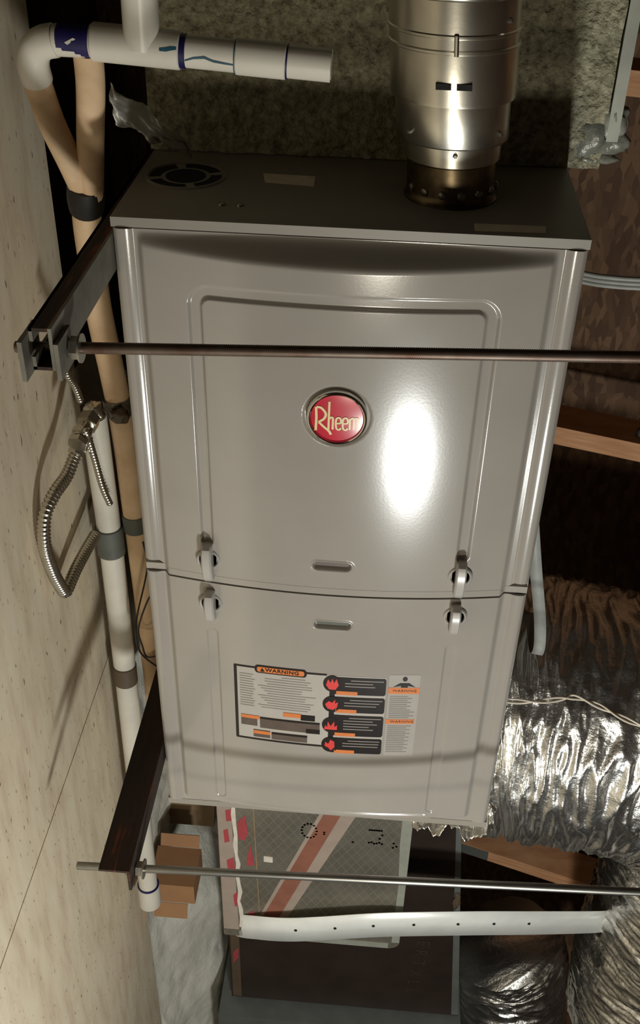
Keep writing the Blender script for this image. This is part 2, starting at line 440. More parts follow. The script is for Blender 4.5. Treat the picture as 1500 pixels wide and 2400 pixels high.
# badge with the maker's script
bv = -0.003 - bow(BU)
def tilt(u): return 0.0
mb = MB(); mb.lathe([(0.0312, 0.004), (0.0312, -0.0030), (0.0303, -0.0042), (0.0290, -0.0046), (0.0278, -0.0040), (0.0272, -0.0022)], (BU, bv, BW), 1, 64)
mb.F = mb.F[:-2]
bd = MB().lathe([(0.0275, -0.0005), (0.0268, -0.0024), (0.020, -0.0031), (0.010, -0.0035), (0.0, -0.0036)], (BU, bv, BW), 1, 64).build('badge', M['red'], fur)
mb.build('badge_ring', M['chrome'], bd)
def domev(r): return bv - 0.0025 - 0.0011*(1-min(1, r/0.0275)**2)
def stroke(pts, wd, n=8):
    pts = spline([(p[0], p[1], 0) for p in pts], n) if len(pts) > 2 else [Vector((pts[0][0], pts[0][1], 0)).lerp(Vector((pts[1][0], pts[1][1], 0)), i/8) for i in range(9)]
    V = []; N = len(pts)
    for i, p in enumerate(pts):
        t = (pts[min(i+1, N-1)]-pts[max(i-1, 0)]).normalized(); q = Vector((-t.y, t.x, 0))*wd/2
        for sgn in (1, -1):
            a = p+q*sgn; r = math.hypot(a.x, a.y)
            V.append((BU+a.x, domev(r)-0.0006, BW+a.y))
    F = [(2*i, 2*i+1, 2*i+3, 2*i+2) for i in range(N-1)]
    return V, F
def letters(name, strokes, wd, parent):
    mb = MB()
    for s in strokes: mb.add(*stroke(s, wd))
    o = mb.build(name, M['gold'], parent)
    return o
k = 0.001
letters('letter_r', [[(-21.5*k, 13*k), (-21*k, 0), (-21.5*k, -15*k)],
                     [(-21*k, 13*k), (-16*k, 12*k), (-11.5*k, 6*k), (-13*k, 0), (-18.5*k, -4.5*k)],
                     [(-18.5*k, -4.5*k), (-13*k, -10*k), (-8*k, -14.5*k), (-5.5*k, -19*k)]], 0.0026, bd)
letters('letter_h', [[(-8*k, 20*k), (-8.3*k, -13*k)], [(-8*k, 0*k), (-5.5*k, 2*k), (-4*k, 0), (-4*k, -12.5*k)]], 0.0022, bd)
def ee(x): return [[(x, -5*k), (x+4.5*k, -4*k), (x+4.5*k, 0.5*k), (x+2.2*k, 2*k), (x, 0), (x-0.3*k, -6*k), (x+0.5*k, -11*k), (x+3*k, -12.5*k), (x+5*k, -10*k)]]
letters('letter_e', ee(-0.5*k), 0.0020, bd)
letters('letter_e', ee(6.5*k), 0.0020, bd)
letters('letter_m', [[(13.5*k, 1.5*k), (13.5*k, -12*k)], [(13.5*k, 0), (16*k, 2*k), (17.5*k, 0), (17.5*k, -12*k)], [(17.5*k, 0), (20*k, 2*k), (21.5*k, 0), (21.5*k, -11*k)]], 0.0020, bd)

# finger pulls are pressed into the doors; a dark slot shows inside each
for (cu, cw), nm in ((SLOT_UP, 'upper'), (SLOT_LO, 'lower')):
    v = -0.003 - bow(cu) + 0.0052
    pts = []
    for i in range(24):
        a = 2*math.pi*i/24; x = 0.0032*math.cos(a); y = 0.0032*math.sin(a)
        pts.append((cu + x + (0.0165 if x > 0 else -0.0165), cw + y))
    mb = MB(); mb.prism(pts, 1, v-0.0004, v+0.0008)
    mb.build('finger_slot', M['lab_brown'] if nm == 'upper' else M['band_grey'], fur, False)

# printed warning sheet on the lower door, following its bow
def zuw(zx, zy):
    t = zx-80; return (0.1055 + t*1.765e-4, 0.3052 - (zy-75-t*0.060)*2.68e-4)
def dv(u, lift): return -0.003 - bow(u) - lift
def decal(pts, lift, material, name, parent, sub=10):
    """flat outline (u, w) cut into strips across u so that it follows the bowed door"""
    bm = bmesh.new()
    vs = [bm.verts.new((p[0], p[1], 0)) for p in pts]; bm.faces.new(vs)
    u0 = min(p[0] for p in pts); u1 = max(p[0] for p in pts)
    nn = max(1, int((u1-u0)/0.008))
    for i in range(1, nn):
        x = u0+(u1-u0)*i/nn
        bmesh.ops.bisect_plane(bm, geom=bm.verts[:]+bm.edges[:]+bm.faces[:], plane_co=(x, 0, 0), plane_no=(1, 0, 0))
    V = [(v.co.x, dv(v.co.x, lift), v.co.y) for v in bm.verts]
    bm.verts.index_update()
    F = [tuple(v.index for v in f.verts) for f in bm.faces]; bm.free()
    return V, F
def rr(zx0, zy0, zx1, zy1, r=0, seg=4):
    """rounded rectangle in sheet pixels -> (u, w), lines lean with the sheet"""
    P = []
    if r <= 0: P = [(zx0, zy0), (zx1, zy0), (zx1, zy1), (zx0, zy1)]
    else:
        for cx, cy, a0 in ((zx1-r, zy0+r, -90), (zx1-r, zy1-r, 0), (zx0+r, zy1-r, 90), (zx0+r, zy0+r, 180)):
            for i in range(seg+1):
                a = math.radians(a0+90*i/seg); P.append((cx+r*math.cos(a), cy+r*math.sin(a)))
    return [(0.1055 + (x-80)*1.765e-4, 0.3052 - (y-75)*2.68e-4) for x, y in P]
sheet = obj('warning_label', *decal(rr(84, 78, 1160, 560, 14), 0.0003, None, None, None), M['lab_white'], fur, False)
def dset(name, shapes, material, lift, parent=sheet):
    if name.endswith('_text'):
        mb = MB()
        for p in shapes: mb.add(*decal(p, lift, None, None, None))
        o = obj(name, mb.V, mb.F, material, parent, False); o['kind'] = 'stuff'; return o
    for p in shapes: obj(name, *decal(p, lift, None, None, None), material, parent, False)
L1, L2, L3, L4 = 0.0006, 0.0009, 0.0012, 0.0015
dset('label_border', [rr(78, 72, 100, 566, 6), rr(84, 72, 740, 82), rr(84, 556, 740, 568)], M['lab_black'], L1)
dset('heading_pill', [rr(228, 58, 600, 106, 24)], M['lab_black'], L2)
dset('heading_bar', [rr(246, 66, 582, 98, 14)], M['lab_orange'], L3)
rows = [(86, 196), (214, 316), (336, 478), (494, 600)]
dset('hazard_panel', [rr(770, a, 1158, b, 16) for a, b in rows], M['lab_black'], L2)
dset('hazard_spine', [rr(762, 120, 800, 560)], M['lab_black'], L1)
def disc(cx, cy, rx, ry, n=22):
    return [(0.1055 + (cx+rx*math.cos(2*math.pi*i/n)-80)*1.765e-4, 0.3052 - (cy+ry*math.sin(2*math.pi*i/n)-75)*2.68e-4) for i in range(n)]
cy_ = [(a+b)/2 for a, b in rows]; cy_[0] = 130; cy_[3] = 545
dset('hazard_disc', [disc(780, c, 64, 52) for c in cy_], M['lab_black'], L3)
def flame(c, kind):
    pts = [[(-44, 8), (-30, -30), (-12, -8), (0, -36), (12, -6), (30, -34), (46, 6), (24, 36), (-20, 36)],
           [(-46, 0), (-20, -22), (4, -12), (26, -34), (24, -8), (46, -18), (40, 18), (10, 36), (-28, 28)],
           [(-48, 30), (-40, 0), (-26, 16), (-22, -26), (0, 6), (24, -28), (28, 12), (46, -4), (46, 30)],
           [(-36, -20), (-14, -6), (2, -36), (30, -24), (34, 14), (8, 40), (-14, 20), (-40, 10)]][kind]
    return [(0.1055 + (780+x-80)*1.765e-4, 0.3052 - (c+y-75)*2.68e-4) for x, y in pts]
dset('flame_symbol', [flame(c, i) for i, c in enumerate(cy_)], M['lab_red'], L4)
dset('hazard_tab', [rr(810, b-22, 960, b+2) for a, b in rows], M['lab_orange'], L3)
dset('hazard_text', [rr(870 if j else 910, a+14+j*19, 1140-(37*j*(i+2)) % 90, a+20+j*19) for i, (a, b) in enumerate(rows) for j in range(int((b-a-36)/19))], M['lab_grey'], L3)
tx = []
random.seed(3)
for j in range(14):
    y = 122+j*16
    if j < 3: tx.append(rr(300 if j else 420, y, 560+random.randint(0, 90), y+5))
    else: tx.append(rr(250+(j % 4)*22, y, 560+random.randint(0, 110), y+5)); 
    tx.append(rr(118, y, 200+random.randint(0, 30), y+5))
dset('label_text', tx, M['lab_grey'], L1)
dset('label_block', [rr(120, 398, 240, 470), rr(260, 404, 700, 478), rr(210, 494, 335, 546), rr(345, 498, 610, 550)], M['lab_brown'], L1)
dset('label_block_dark', [rr(262, 402, 700, 414), rr(346, 500, 610, 512), rr(560, 356, 664, 394), rr(600, 450, 702, 480)], M['lab_black'], L2)
dset('label_orange_bar', [rr(120, 398, 258, 420), rr(432, 352, 562, 380), rr(212, 500, 336, 522)], M['lab_orange'], L2)
side = obj('side_label', *decal(rr(1176, 58, 1394, 610, 4), 0.0003, None, None, None), M['lab_side'], fur, False)
dset('side_label_bar', [rr(1176, 140, 1394, 180), rr(1176, 352, 1380, 382)], M['lab_orange'], L1, side)
dset('side_label_text', [rr(1190, y, 1370-(y*7) % 60, y+5) for y in list(range(196, 340, 13)) + list(range(396, 590, 13))], M['lab_grey'], L1, side)
def pp(pts): return [(0.1055 + (x-80)*1.765e-4, 0.3052 - (y-75)*2.68e-4) for x, y in pts]
dset('worker_pictogram', [disc(1287, 84, 17, 15), pp([(1255, 110), (1318, 110), (1362, 136), (1310, 128), (1310, 138), (1262, 138), (1262, 128), (1208, 136)])], M['lab_black'], L1, side)
def text_mesh(body, size, fn, name, material, parent, spacing=1.0, bold=0.0):
    cu = bpy.data.curves.new('txt', 'FONT'); cu.body = body; cu.size = size; cu.align_x = 'CENTER'; cu.align_y = 'CENTER'
    cu.space_character = spacing; cu.offset = bold; cu.resolution_u = 3
    o = bpy.data.objects.new('txt', cu); COL.objects.link(o)
    dg = bpy.context.evaluated_depsgraph_get(); me = bpy.data.meshes.new_from_object(o.evaluated_get(dg))
    V = [fn(v.co.x, v.co.y) for v in me.vertices]; F = [tuple(p.vertices) for p in me.polygons]
    bpy.data.objects.remove(o); bpy.data.curves.remove(cu); bpy.data.meshes.remove(me)
    return obj(name, V, F, material, parent, False)
hu, hw = pp([(425, 82)])[0]
text_mesh('WARNING', 0.0082, lambda x, y: (hu+x, dv(hu+x, L4), hw+y), 'heading_lettering', M['lab_black'], sheet, 1.1, 0.0002)
dset('heading_triangle', [pp([(268, 94), (284, 70), (300, 94)])], M['lab_black'], L4)
for yb, t in ((160, 'WARNING'), (367, 'WARNING')):
    su, sw = pp([(1290, yb)])[0]
    text_mesh(t, 0.0058, lambda x, y: (su+x, dv(su+x, L2), sw+y), 'side_lettering', M['ink_soft'], side, 1.1)

# top end: combustion-air opening and stickers
CT = H + 0.0004
ai = MB()
def arc(c, r0, r1, a0, a1, w0, w1, n=14):
    V = []; 
    for i in range(n+1):
        a = a0+(a1-a0)*i/n
        for r in (r0, r1):
            for w in (w0, w1): V.append((c[0]+r*math.cos(a), c[1]+r*math.sin(a), w))
    F = []
    for i in range(n):
        b = 4*i
        F += [(b, b+4, b+5, b+1), (b+2, b+3, b+7, b+6), (b+1, b+5, b+7, b+3), (b, b+2, b+6, b+4)]
    F += [(0, 1, 3, 2), (4*n, 4*n+2, 4*n+3, 4*n+1)]
    return V, F
IC = (0.048, 0.121)
IC = (0.050, 0.121)
ai.add(*arc(IC, 0.0395, 0.0420, 0, 2*math.pi, H, H+0.002, 48))
air = ai.build('air_intake', M['casing'], fur)
for q in range(4):
    a0 = math.radians(90*q+28); MB().add(*arc(IC, 0.026, 0.0375, a0, a0+math.radians(72), H-0.0002, H+0.0006)).build('intake_slot', M['dark'], air, False)
MB().lathe([(0.021, 0), (0.021, 0.0006), (0, 0.0006)], (IC[0], IC[1], H), 2, 30).build('intake_slot', M['dark'], air, False)
MB().prism([(0.129, 0.139), (0.184, 0.137), (0.185, 0.107), (0.134, 0.113)], 2, H-0.0002, H+0.0006).build('sticker', M['sticker'], fur, False)
MB().prism([(0.345, 0.024), (0.413, 0.025), (0.411, 0.008), (0.345, 0.005)], 2, H-0.0002, H+0.0006).build('sticker', M['sticker'], fur, False)
for su, sv in ((0.10, 0.012), (0.118, 0.012)):
    MB().lathe([(0.004, 0), (0.0035, 0.002), (0, 0.003)], (su, sv+0.03, H), 2, 12).build('screw', M['nut'], fur)

# ------------------------------------------------------------------ vent pipe
VC = (0.3240, 0.1040)
vent = empty('vent_pipe', (VC[0]-0.06, VC[1], 0.95))
tag(vent, 'shiny galvanised double-wall vent pipe rising from the dark end of the furnace', 'vent pipe')
def lean(mb):
    mb.V = [(u - 0.07*(w-0.87), v + 0.0*(w-0.87), w) for u, v, w in mb.V]; return mb
c3 = (VC[0], VC[1], 0)
mb = MB(); mb.lathe([(0.0475, H), (0.0475, H+0.002), (0.0455, H+0.004), (0.0448, H+0.010), (0.0442, 0.902), (0.0455, 0.903), (0.0460, 0.906), (0.0455, 0.909), (0.043, 0.910)], c3, 2, 64)
lean(mb).build('vent_collar', M['ventbase'], vent)
for a in range(-150, 0, 24):
    q = math.radians(a); p = (VC[0]+0.0452*math.cos(q), VC[1]+0.0452*math.sin(q), 0.877)
    d = Vector((math.cos(q), math.sin(q), 0))
    mb = MB(); mb.tube([Vector(p)-d*0.001, Vector(p)+d*0.0012, Vector(p)+d*0.0022], lambda t: 0.0045*(1-0.55*t*t), 12)
    lean(mb).build('rivet', M['nut'], vent)
mb = MB(); mb.lathe([(0.0462, 0.904), (0.0478, 0.9045), (0.0485, 0.915), (0.0490, 0.922), (0.0540, 0.9235), (0.0550, 0.925), (0.0556, 0.962), (0.0568, 0.963), (0.0572, 0.9645)], c3, 2, 72)
lean(mb).build('pipe_section', M['galv'], vent)
mb = MB(); mb.lathe([(0.0560, 0.962), (0.0600, 0.9632), (0.0604, 0.966), (0.0608, 1.000), (0.0608, 1.0085), (0.0622, 1.0095), (0.0622, 1.0115), (0.0606, 1.0125), (0.0606, 1.0215), (0.0622, 1.0225), (0.0622, 1.0245), (0.0609, 1.0255), (0.0612, 1.052), (0.0622, 1.053), (0.0628, 1.055), (0.0622, 1.057), (0.0605, 1.058)], c3, 2, 72)
lean(mb).build('pipe_section', M['galv'], vent)
mb = MB(); mb.lathe([(0.059, 1.055), (0.0625, 1.0585), (0.0640, 1.062), (0.0640, 1.35), (0.060, 1.352)], c3, 2, 72)
lean(mb).build('pipe_section', M['galv'], vent)
for du in (-0.0105, 0.0085):      # stamped slots
    mb = MB(); a = [VC[0]+du-0.007, VC[0]+du+0.007]
    vv = VC[1]-0.0606
    mb.box((a[0], vv-0.0006, 0.9795), (a[1], vv+0.004, 0.9850)); lean(mb).build('stamped_slot', M['dark'], vent, False)
for u_, w_ in ((0.326, 0.917), (0.283, 0.935), (0.368, 0.935), (0.372, 1.035)):
    x = u_-VC[0]; rad = 0.0488 if w_ < 0.92 else (0.0553 if w_ < 0.96 else 0.061)
    y = -math.sqrt(max(0, rad*rad-x*x)); d = Vector((x, y, 0)).normalized(); p = Vector((VC[0]+x, VC[1]+y, w_))
    mb = MB(); mb.tube([p-d*0.001, p+d*0.001, p+d*0.003], lambda t: 0.0028*(1-0.4*t), 6); lean(mb).build('screw', M['nut'], vent)
# overlapping seam joint across the bead
p = Vector((VC[0]+0.0004, VC[1]-0.0622, 1.017))
mb = MB(); mb.tube([p+Vector((0, 0, -0.0085)), p+Vector((0, 0, 0.0085))], 0.0022, 10); lean(mb).build('bead_joint', M['galv'], vent)

# ------------------------------------------------------------------ insulated plenum behind the vent
PV = 0.200
plen = empty('supply_plenum', (0.0, 0.42, 1.05))
tag(plen, 'rough grey wrapped plenum box standing behind the shiny vent pipe', 'duct')
def pface(u, w):
    e = min(1, (u+0.004)/0.02, (0.4985-u)/0.012)
    nz = 0.0035*fbm((u*38, w*38, 1.3), 4) + 0.0022*fbm((u*120, w*120, 5.1), 3)
    return (u, PV + (nz*max(0, e)) + 0.003, w)
mb = MB()
us = lsp(-0.004, 0.486, 230); ws = lsp(H+0.0006, 1.30, 210); n = len(ws)
V = [pface(u, w) for u in us for w in ws]
F = [(i*n+j, (i+1)*n+j, (i+1)*n+j+1, i*n+j+1) for i in range(len(us)-1) for j in range(n-1)]
obj('front_wrap', V, F, M['duct_rough'], plen)
MB().box((-0.004, PV+0.008, H+0.0006), (0.4855, 0.62, 1.30)).build('duct_body', M['duct_rough'], plen, False)
# corner trim overhanging the cabinet
mb = MB(); mb.box((0.4875, PV-0.001, 0.895), (0.5000, 0.62, 1.30)); mb.build('edge_trim', M['edge_tape'], plen, False)
def lump(name, c, r, material, seedv, parent, st=(1, 1, 1)):
    bm = bmesh.new(); bmesh.ops.create_icosphere(bm, subdivisions=3, radius=1)
    V = []
    for v in bm.verts:
        d = v.co.normalized(); q = 1+0.45*fbm(tuple(d*1.7+Vector((seedv, 0, 0))), 4)
        V.append((c[0]+d.x*r[0]*q, c[1]+d.y*r[1]*q, c[2]+d.z*r[2]*q))
    bm.verts.index_update(); F = [tuple(v.index for v in f.verts) for f in bm.faces]; bm.free()
    return obj(name, V, F, material, parent)
lump('torn_wrap', (0.478, 0.212, 0.895), (0.032, 0.013, 0.020), M['mastic'], 1.0, plen)
lump('torn_wrap', (0.470, 0.214, 0.876), (0.034, 0.010, 0.010), M['mastic'], 2.7, plen)
lump('torn_wrap', (0.492, 0.211, 0.912), (0.016, 0.012, 0.020), M['edge_tape'], 4.1, plen)
# crumpled foil at the far corner
def foilp(a, b):
    p0 = Vector((-0.0084, 0.075, 0.9663)); p1 = Vector((0.047, 0.175, 0.8785)); wd = Vector((0.003, 0.002, -0.040))
    p = p0.lerp(p1, a) + wd*b*(1-0.72*a) + Vector((0, 0.016*fbm((a*4, b*2.5, 9), 3)-0.012*math.sin(b*3.1), 0))
    return tuple(p)
o = grid('foil_scrap', lsp(0, 1, 40), lsp(0, 1, 24), foilp, M['foil_dull'])
md = o.modifiers.new('thick', 'SOLIDIFY'); md.thickness = 0.0008
tag(o, 'crumpled strip of foil slanting beside the air-intake knockout', 'foil strip')

# ------------------------------------------------------------------ angle irons and threaded rods
def iron(w0, label, m_, v0=-0.205, v1=0.80):
    mb = MB(); t = 0.0035; L = 0.038; e = -0.0005
    mb.prism([(e, w0), (e-L, w0), (e-L, w0-t), (e-t, w0-t), (e-t, w0-L), (e, w0-L)], 1, v0, v1)
    o = mb.build('angle_iron', m_, None, False)
    return tag(o, label, 'angle iron', 'angle irons under the furnace')
def channel(w0, label, m_, v0=-0.205, v1=0.80):
    t = 0.003; L = 0.038; D = 0.019; e = -0.0005
    r = empty('strut_channel', (e-D, 0.3, w0-L/2))
    tag(r, label, 'strut channel')
    MB().box((e-t, v0, w0-L), (e, v1, w0)).build('top_flange', m_, r, False)
    for wl in (w0-L, w0-0.012):
        MB().box((e-D, v0, wl), (e-D+t, v1, wl+0.012)).build('lip', m_, r, False)
    MB().box((e-D, v0, w0-t), (e-t-0.0001, v1, w0)).build('web', M['rust'], r, False)  # dark rust colour paints the shaded side of the grey channel
    MB().box((e-D, v0, w0-L), (e-t-0.0001, v1, w0-L+t)).build('web', M['rust'], r, False)
    return r
channel(0.846, 'dull grey steel channel under the furnace at its vent end', M['iron_grey'])
iron(0.1245, 'dark rust-streaked angle iron under the foot of the furnace', M['rust'])
def hexnut(c, r, h):
    mb = MB(); pts = [(c[1]+r*math.cos(math.pi/3*i), c[2]+r*math.sin(math.pi/3*i)) for i in range(6)]
    return mb.prism(pts, 0, c[0]-h/2, c[0]+h/2)
def rod(p0, p1, u0, u1, r, m_, label):
    p0 = Vector(p0); p1 = Vector(p1); d = (p1-p0)/(p1.x-p0.x)
    a = p0 + d*(u0-p0.x); b = p0 + d*(u1-p0.x)
    n = int((u1-u0)/0.0009)
    path = [a.lerp(b, i/n) for i in range(n+1)]
    th = [r*(1.0 if i % 2 else 0.90) for i in range(n+1)]
    mb = MB(); mb.tube(path, lambda t: th[min(n, int(round(t*n)))], 14)
    o = mb.build('threaded_rod', m_, None, True, 180)
    tag(o, label, 'threaded rod', 'hanger rods')
    return o, d
def nut_at(o, p0, d, u, r=0.0098, h=0.008):
    q = Vector(p0) + d*(u-p0[0]); hexnut(q, r, h).build('nut', M['nut'], o, False)
    mb = MB(); mb.lathe([(0.0055, -0.0008), (0.0125, -0.0008), (0.0125, 0.0008), (0.0055, 0.0008)], (q.x + (h/2+0.0009), q.y, q.z), 0, 24); mb.build('washer', M['nut'], o)
A0, A1 = (-0.004, -0.18, 0.8165), (0.473, -0.18, 0.837)
B0_, B1_ = (-0.005, -0.18, 0.0955), (0.612, -0.18, 0.131)
o, d = rod(A0, A1, -0.042, 1.995, 0.0052, M['rod_rust'], 'rusty threaded rod crossing the upper door above the red badge')
nut_at(o, A0, d, 0.0095); nut_at(o, A0, d, -0.0335)
MB().box((0.0002, -0.207, 0.800), (0.0040, -0.170, 0.833)).build('square_washer', M['iron_grey'], o, False)
MB().box((-0.0280, -0.212, 0.800), (-0.0240, -0.170, 0.836)).build('square_washer', M['iron_grey'], o, False)
o, d = rod(B0_, B1_, -0.075, 1.995, 0.0052, M['rod_zinc'], 'clean zinc threaded rod crossing below the foot of the lower door')
nut_at(o, B0_, d, -0.0095); nut_at(o, B0_, d, 0.0050)

# ------------------------------------------------------------------ condensate piping
man = empty('condensate_manifold', (-0.06, 0.05, 1.0))
tag(man, 'white plastic drain tee assembly with purple primer stains behind the furnace end', 'pipe fitting')
Y0 = 0.05
def seg(name, a, b, r, m_, parent, n=1, sg=28):
    mb = MB(); a = Vector(a); b = Vector(b)
    d = (b-a); L = d.length; e = min(0.0012, L*0.1)/L
    mb.tube([a, a.lerp(b, e), a.lerp(b, 1-e), b], lambda t: r*(0.94 if t in (0.0, 1.0) else 1.0), sg)
    return mb.build(name, m_, parent, True, 30)
def MW(u): return 1.0072 - 0.058*(u+0.015)
seg('pipe', (-0.050, Y0, MW(-0.05)-0.002), (-0.012, Y0, MW(-0.012)), 0.0140, M['pvc'], man)
seg('tee', (-0.0145, Y0, MW(-0.0145)), (0.0665, Y0, MW(0.0665)), 0.0168, M['pvc'], man)
seg('tee_branch', (0.0315, Y0-0.002, MW(0.03)), (0.0345, Y0-0.010, 1.062), 0.0165, M['pvc'], man)
seg('pipe', (0.066, Y0, MW(0.066)), (0.118, Y0, MW(0.118)), 0.0142, M['pvc'], man)
seg('coupling', (0.117, Y0, MW(0.117)), (0.1630, Y0, MW(0.163)), 0.0158, M['pvc'], man)
# open stub end
mb = MB(); a = Vector((0.162, Y0, MW(0.162))); b = Vector((0.2035, Y0, MW(0.2035)))
mb.tube([a, b, b, b - Vector((0.02, 0, 0))], lambda t: [0.0142, 0.0142, 0.0118, 0.0118][int(round(t*3))], 28); mb.build('pipe', M['pvc'], man, True, 30)
seg('primer_ring', (0.0655, Y0, MW(0.0655)), (0.0720, Y0, MW(0.072)), 0.0150, M['primer'], man)
seg('primer_ring', (0.1622, Y0, MW(0.1622)), (0.1645, Y0, MW(0.1645)), 0.0150, M['primer'], man)
seg('primer_ring', (0.1160, Y0, MW(0.116)), (0.1175, Y0, MW(0.1175)), 0.0150, M['glue'], man)
seg('primer_stain', (-0.046, Y0, MW(-0.046)-0.001), (-0.0150, Y0, MW(-0.015)), 0.01425, M['primer'], man)
def smear(pts, wd):
    V = []; N = len(pts); c = lambda u: Vector((u, Y0, MW(u)))
    for i, (u, a) in enumerate(pts):
        for k_ in (-1, 0, 1):
            q = math.radians(a + k_*wd*(1-abs(2*i/(N-1)-1)*0.4)); p = c(u)
            r = (0.01685 if u < 0.066 else 0.0143) + 0.0002
            V.append((u, p.y - r*math.cos(q), p.z + r*math.sin(q)))
    return V, [(3*i+j, 3*i+j+1, 3*i+j+4, 3*i+j+3) for i in range(N-1) for j in (0, 1)]
obj('cement_smear', *smear([(0.072, -20), (0.080, -8), (0.090, -2), (0.098, -12), (0.108, -16), (0.116, -18)], 5), M['glue'], man)
obj('cement_smear', *smear([(0.050, 10), (0.056, 12), (0.060, 16), (0.0655, 18)], 7), M['glue'], man)
# white window left unstained
obj('bare_patch', *[[(-0.0365, Y0-0.01432, 1.0085), (-0.0285, Y0-0.0138, 1.0125), (-0.026, Y0-0.0138, 1.0115), (-0.034, Y0-0.01436, 1.0065)], [(0, 1, 2, 3)]], M['pvc'], man, False)
elb = spline([(-0.049, Y0, 1.007), (-0.060, Y0+0.000, 1.0045), (-0.0700, Y0+0.004, 0.997), (-0.0752, 0.058, 0.984), (-0.0762, 0.066, 0.968)], 8)
MB().tube(elb, 0.0150, 24).build('elbow', M['pvc'], man)
ta = spline([(-0.0762, 0.064, 0.972), (-0.0764, 0.07, 0.9597), (-0.075, 0.09, 0.9204), (-0.0674, 0.11, 0.8765), (-0.0627, 0.13, 0.8386)], 10)
MB().tube(ta, 0.0135, 22).build('trap_tube', M['tan'], man)
tb = spline([(-0.0215, 0.056, 1.000), (-0.0278, 0.075, 0.9624), (-0.0405, 0.1, 0.9065), (-0.056, 0.13, 0.8366)], 10)
MB().tube(tb, 0.0140, 22).build('trap_tube', M['tan'], man)
MB().tube(spline([(-0.0585, 0.126, 0.850), (-0.0625, 0.135, 0.834), (-0.0665, 0.1435, 0.815)], 8), lambda t: 0.0185+0.002*math.sin(3.14*t), 24).build('wye_joint', M['wire_black'], man)

dp = [(-0.064, 0.138, 0.826), (-0.0690, 0.149, 0.795), (-0.0725, 0.162, 0.7539), (-0.0769, 0.18, 0.681), (-0.0705, 0.190, 0.5767), (-0.0660, 0.194, 0.4949), (-0.0640, 0.196, 0.3782), (-0.061, 0.196, 0.2088), (-0.060, 0.196, 0.0512), (-0.060, 0.196, -0.12)]
o = empty('drain_line', (-0.08, 0.185, 0.4))
tag(o, 'tan-toned plastic drain line running lengthwise under the furnace', 'pipe')
MB().tube(spline(dp, 14), 0.0160, 24).build('drain_tube', M['tan'], o)  # plain plastic pipe; its tan is painted warm bounce and shade
MB().tube(spline([(-0.0700, 0.191, 0.552), (-0.0685, 0.192, 0.530)], 4), 0.0185, 24).build('hose_clamp', M['nut'], o)
MB().tube(spline([(-0.0640, 0.196, 0.365), (-0.0635, 0.196, 0.338)], 4), 0.0175, 24).build('rubber_band', M['band_grey'], o)
lump('valve_knob', (-0.060, 0.165, 0.540), (0.012, 0.010, 0.009), M['brown_band'], 3.3, o)

wp = empty('drain_pipe', (-0.117, 0.19, -0.05))
tag(wp, 'long white plastic drain pipe running past the rust-streaked angle iron to the white batt', 'pipe')
wpath = [(-0.0954, 0.168, 0.5375), (-0.0988, 0.182, 0.4324), (-0.1003, 0.189, 0.3009), (-0.1005, 0.181, 0.012), (-0.1000, 0.160, -0.448), (-0.100, 0.158, -0.50)]
P_ = spline(wpath, 16)
MB().tube(P_, 0.0168, 26).build('pipe', M['pvc_far'], wp)
seg('coupling', (-0.100, 0.1607, -0.452), (-0.100, 0.158, -0.503), 0.0202, M['pvc_far'], wp)
seg('primer_ring', (-0.100, 0.1609, -0.4475), (-0.100, 0.1607, -0.452), 0.0196, M['primer'], wp)
seg('brown_coupling', (-0.1005, 0.1830, 0.083), (-0.1005, 0.1812, 0.048), 0.0182, M['brown_band'], wp)
seg('rubber_boot', (-0.1003, 0.1890, 0.345), (-0.1003, 0.1890, 0.298), 0.0198, M['band_grey'], wp)

# ------------------------------------------------------------------ flexible conduit and cables by the walkway edge
def coil(path, r, pitch, depth, seg=18):
    P = [Vector(p) for p in path]; L = [0]
    for i in range(1, len(P)): L.append(L[-1]+(P[i]-P[i-1]).length)
    n = int(L[-1]/(pitch/4)); out = []; j = 0
    for i in range(n+1):
        s = L[-1]*i/n
        while j < len(P)-2 and L[j+1] < s: j += 1
        out.append(P[j].lerp(P[j+1], (s-L[j])/max(1e-9, L[j+1]-L[j])))
    mb = MB(); mb.tube(out, lambda t: r - depth*(0.5+0.5*math.cos(2*math.pi*t*n/4)), seg); return mb
fc = empty('flexible_conduit', (-0.113, -0.04, 0.46))
tag(fc, 'bright ribbed metal conduit bent into a sharp loop over the plywood', 'conduit')
loop = [(-0.098, 0.128, 0.528), (-0.105, 0.108, 0.515), (-0.110, 0.080, 0.502), (-0.116, 0.0480, 0.4980), (-0.122, 0.0225, 0.4830), (-0.1255, 0.0144, 0.4433), (-0.1260, 0.0270, 0.3930), (-0.1245, 0.0430, 0.3530), (-0.1235, 0.0500, 0.3410), (-0.1225, 0.0600, 0.3400), (-0.1205, 0.0949, 0.3435), (-0.117, 0.1400, 0.3438), (-0.114, 0.168, 0.344)]
coil(spline(loop, 18), 0.0085, 0.0052, 0.0021).build('ribbed_tube', M['conduit'], fc, True, 180)
seg('conduit_fitting', (-0.0965, 0.131, 0.531), (-0.105, 0.108, 0.515), 0.0108, M['conduit'], fc, 1, 8)
def hexat(a, b, r, name, parent, m_=M['conduit']):
    MB().tube([a, b], r, 6).build(name, m_, parent, False)
cc = empty('cable_connector', (-0.105, 0.11, 0.55))
tag(cc, 'small steel cable connector with hex nuts under the furnace edge', 'connector')
hexat((-0.0885, 0.135, 0.553), (-0.0905, 0.120, 0.5515), 0.0135, 'hex_nut', cc)
seg('connector_body', (-0.0905, 0.122, 0.5515), (-0.0935, 0.098, 0.5455), 0.0105, M['conduit'], cc)
hexat((-0.0918, 0.108, 0.5485), (-0.0928, 0.101, 0.5465), 0.0135, 'lock_nut', cc)
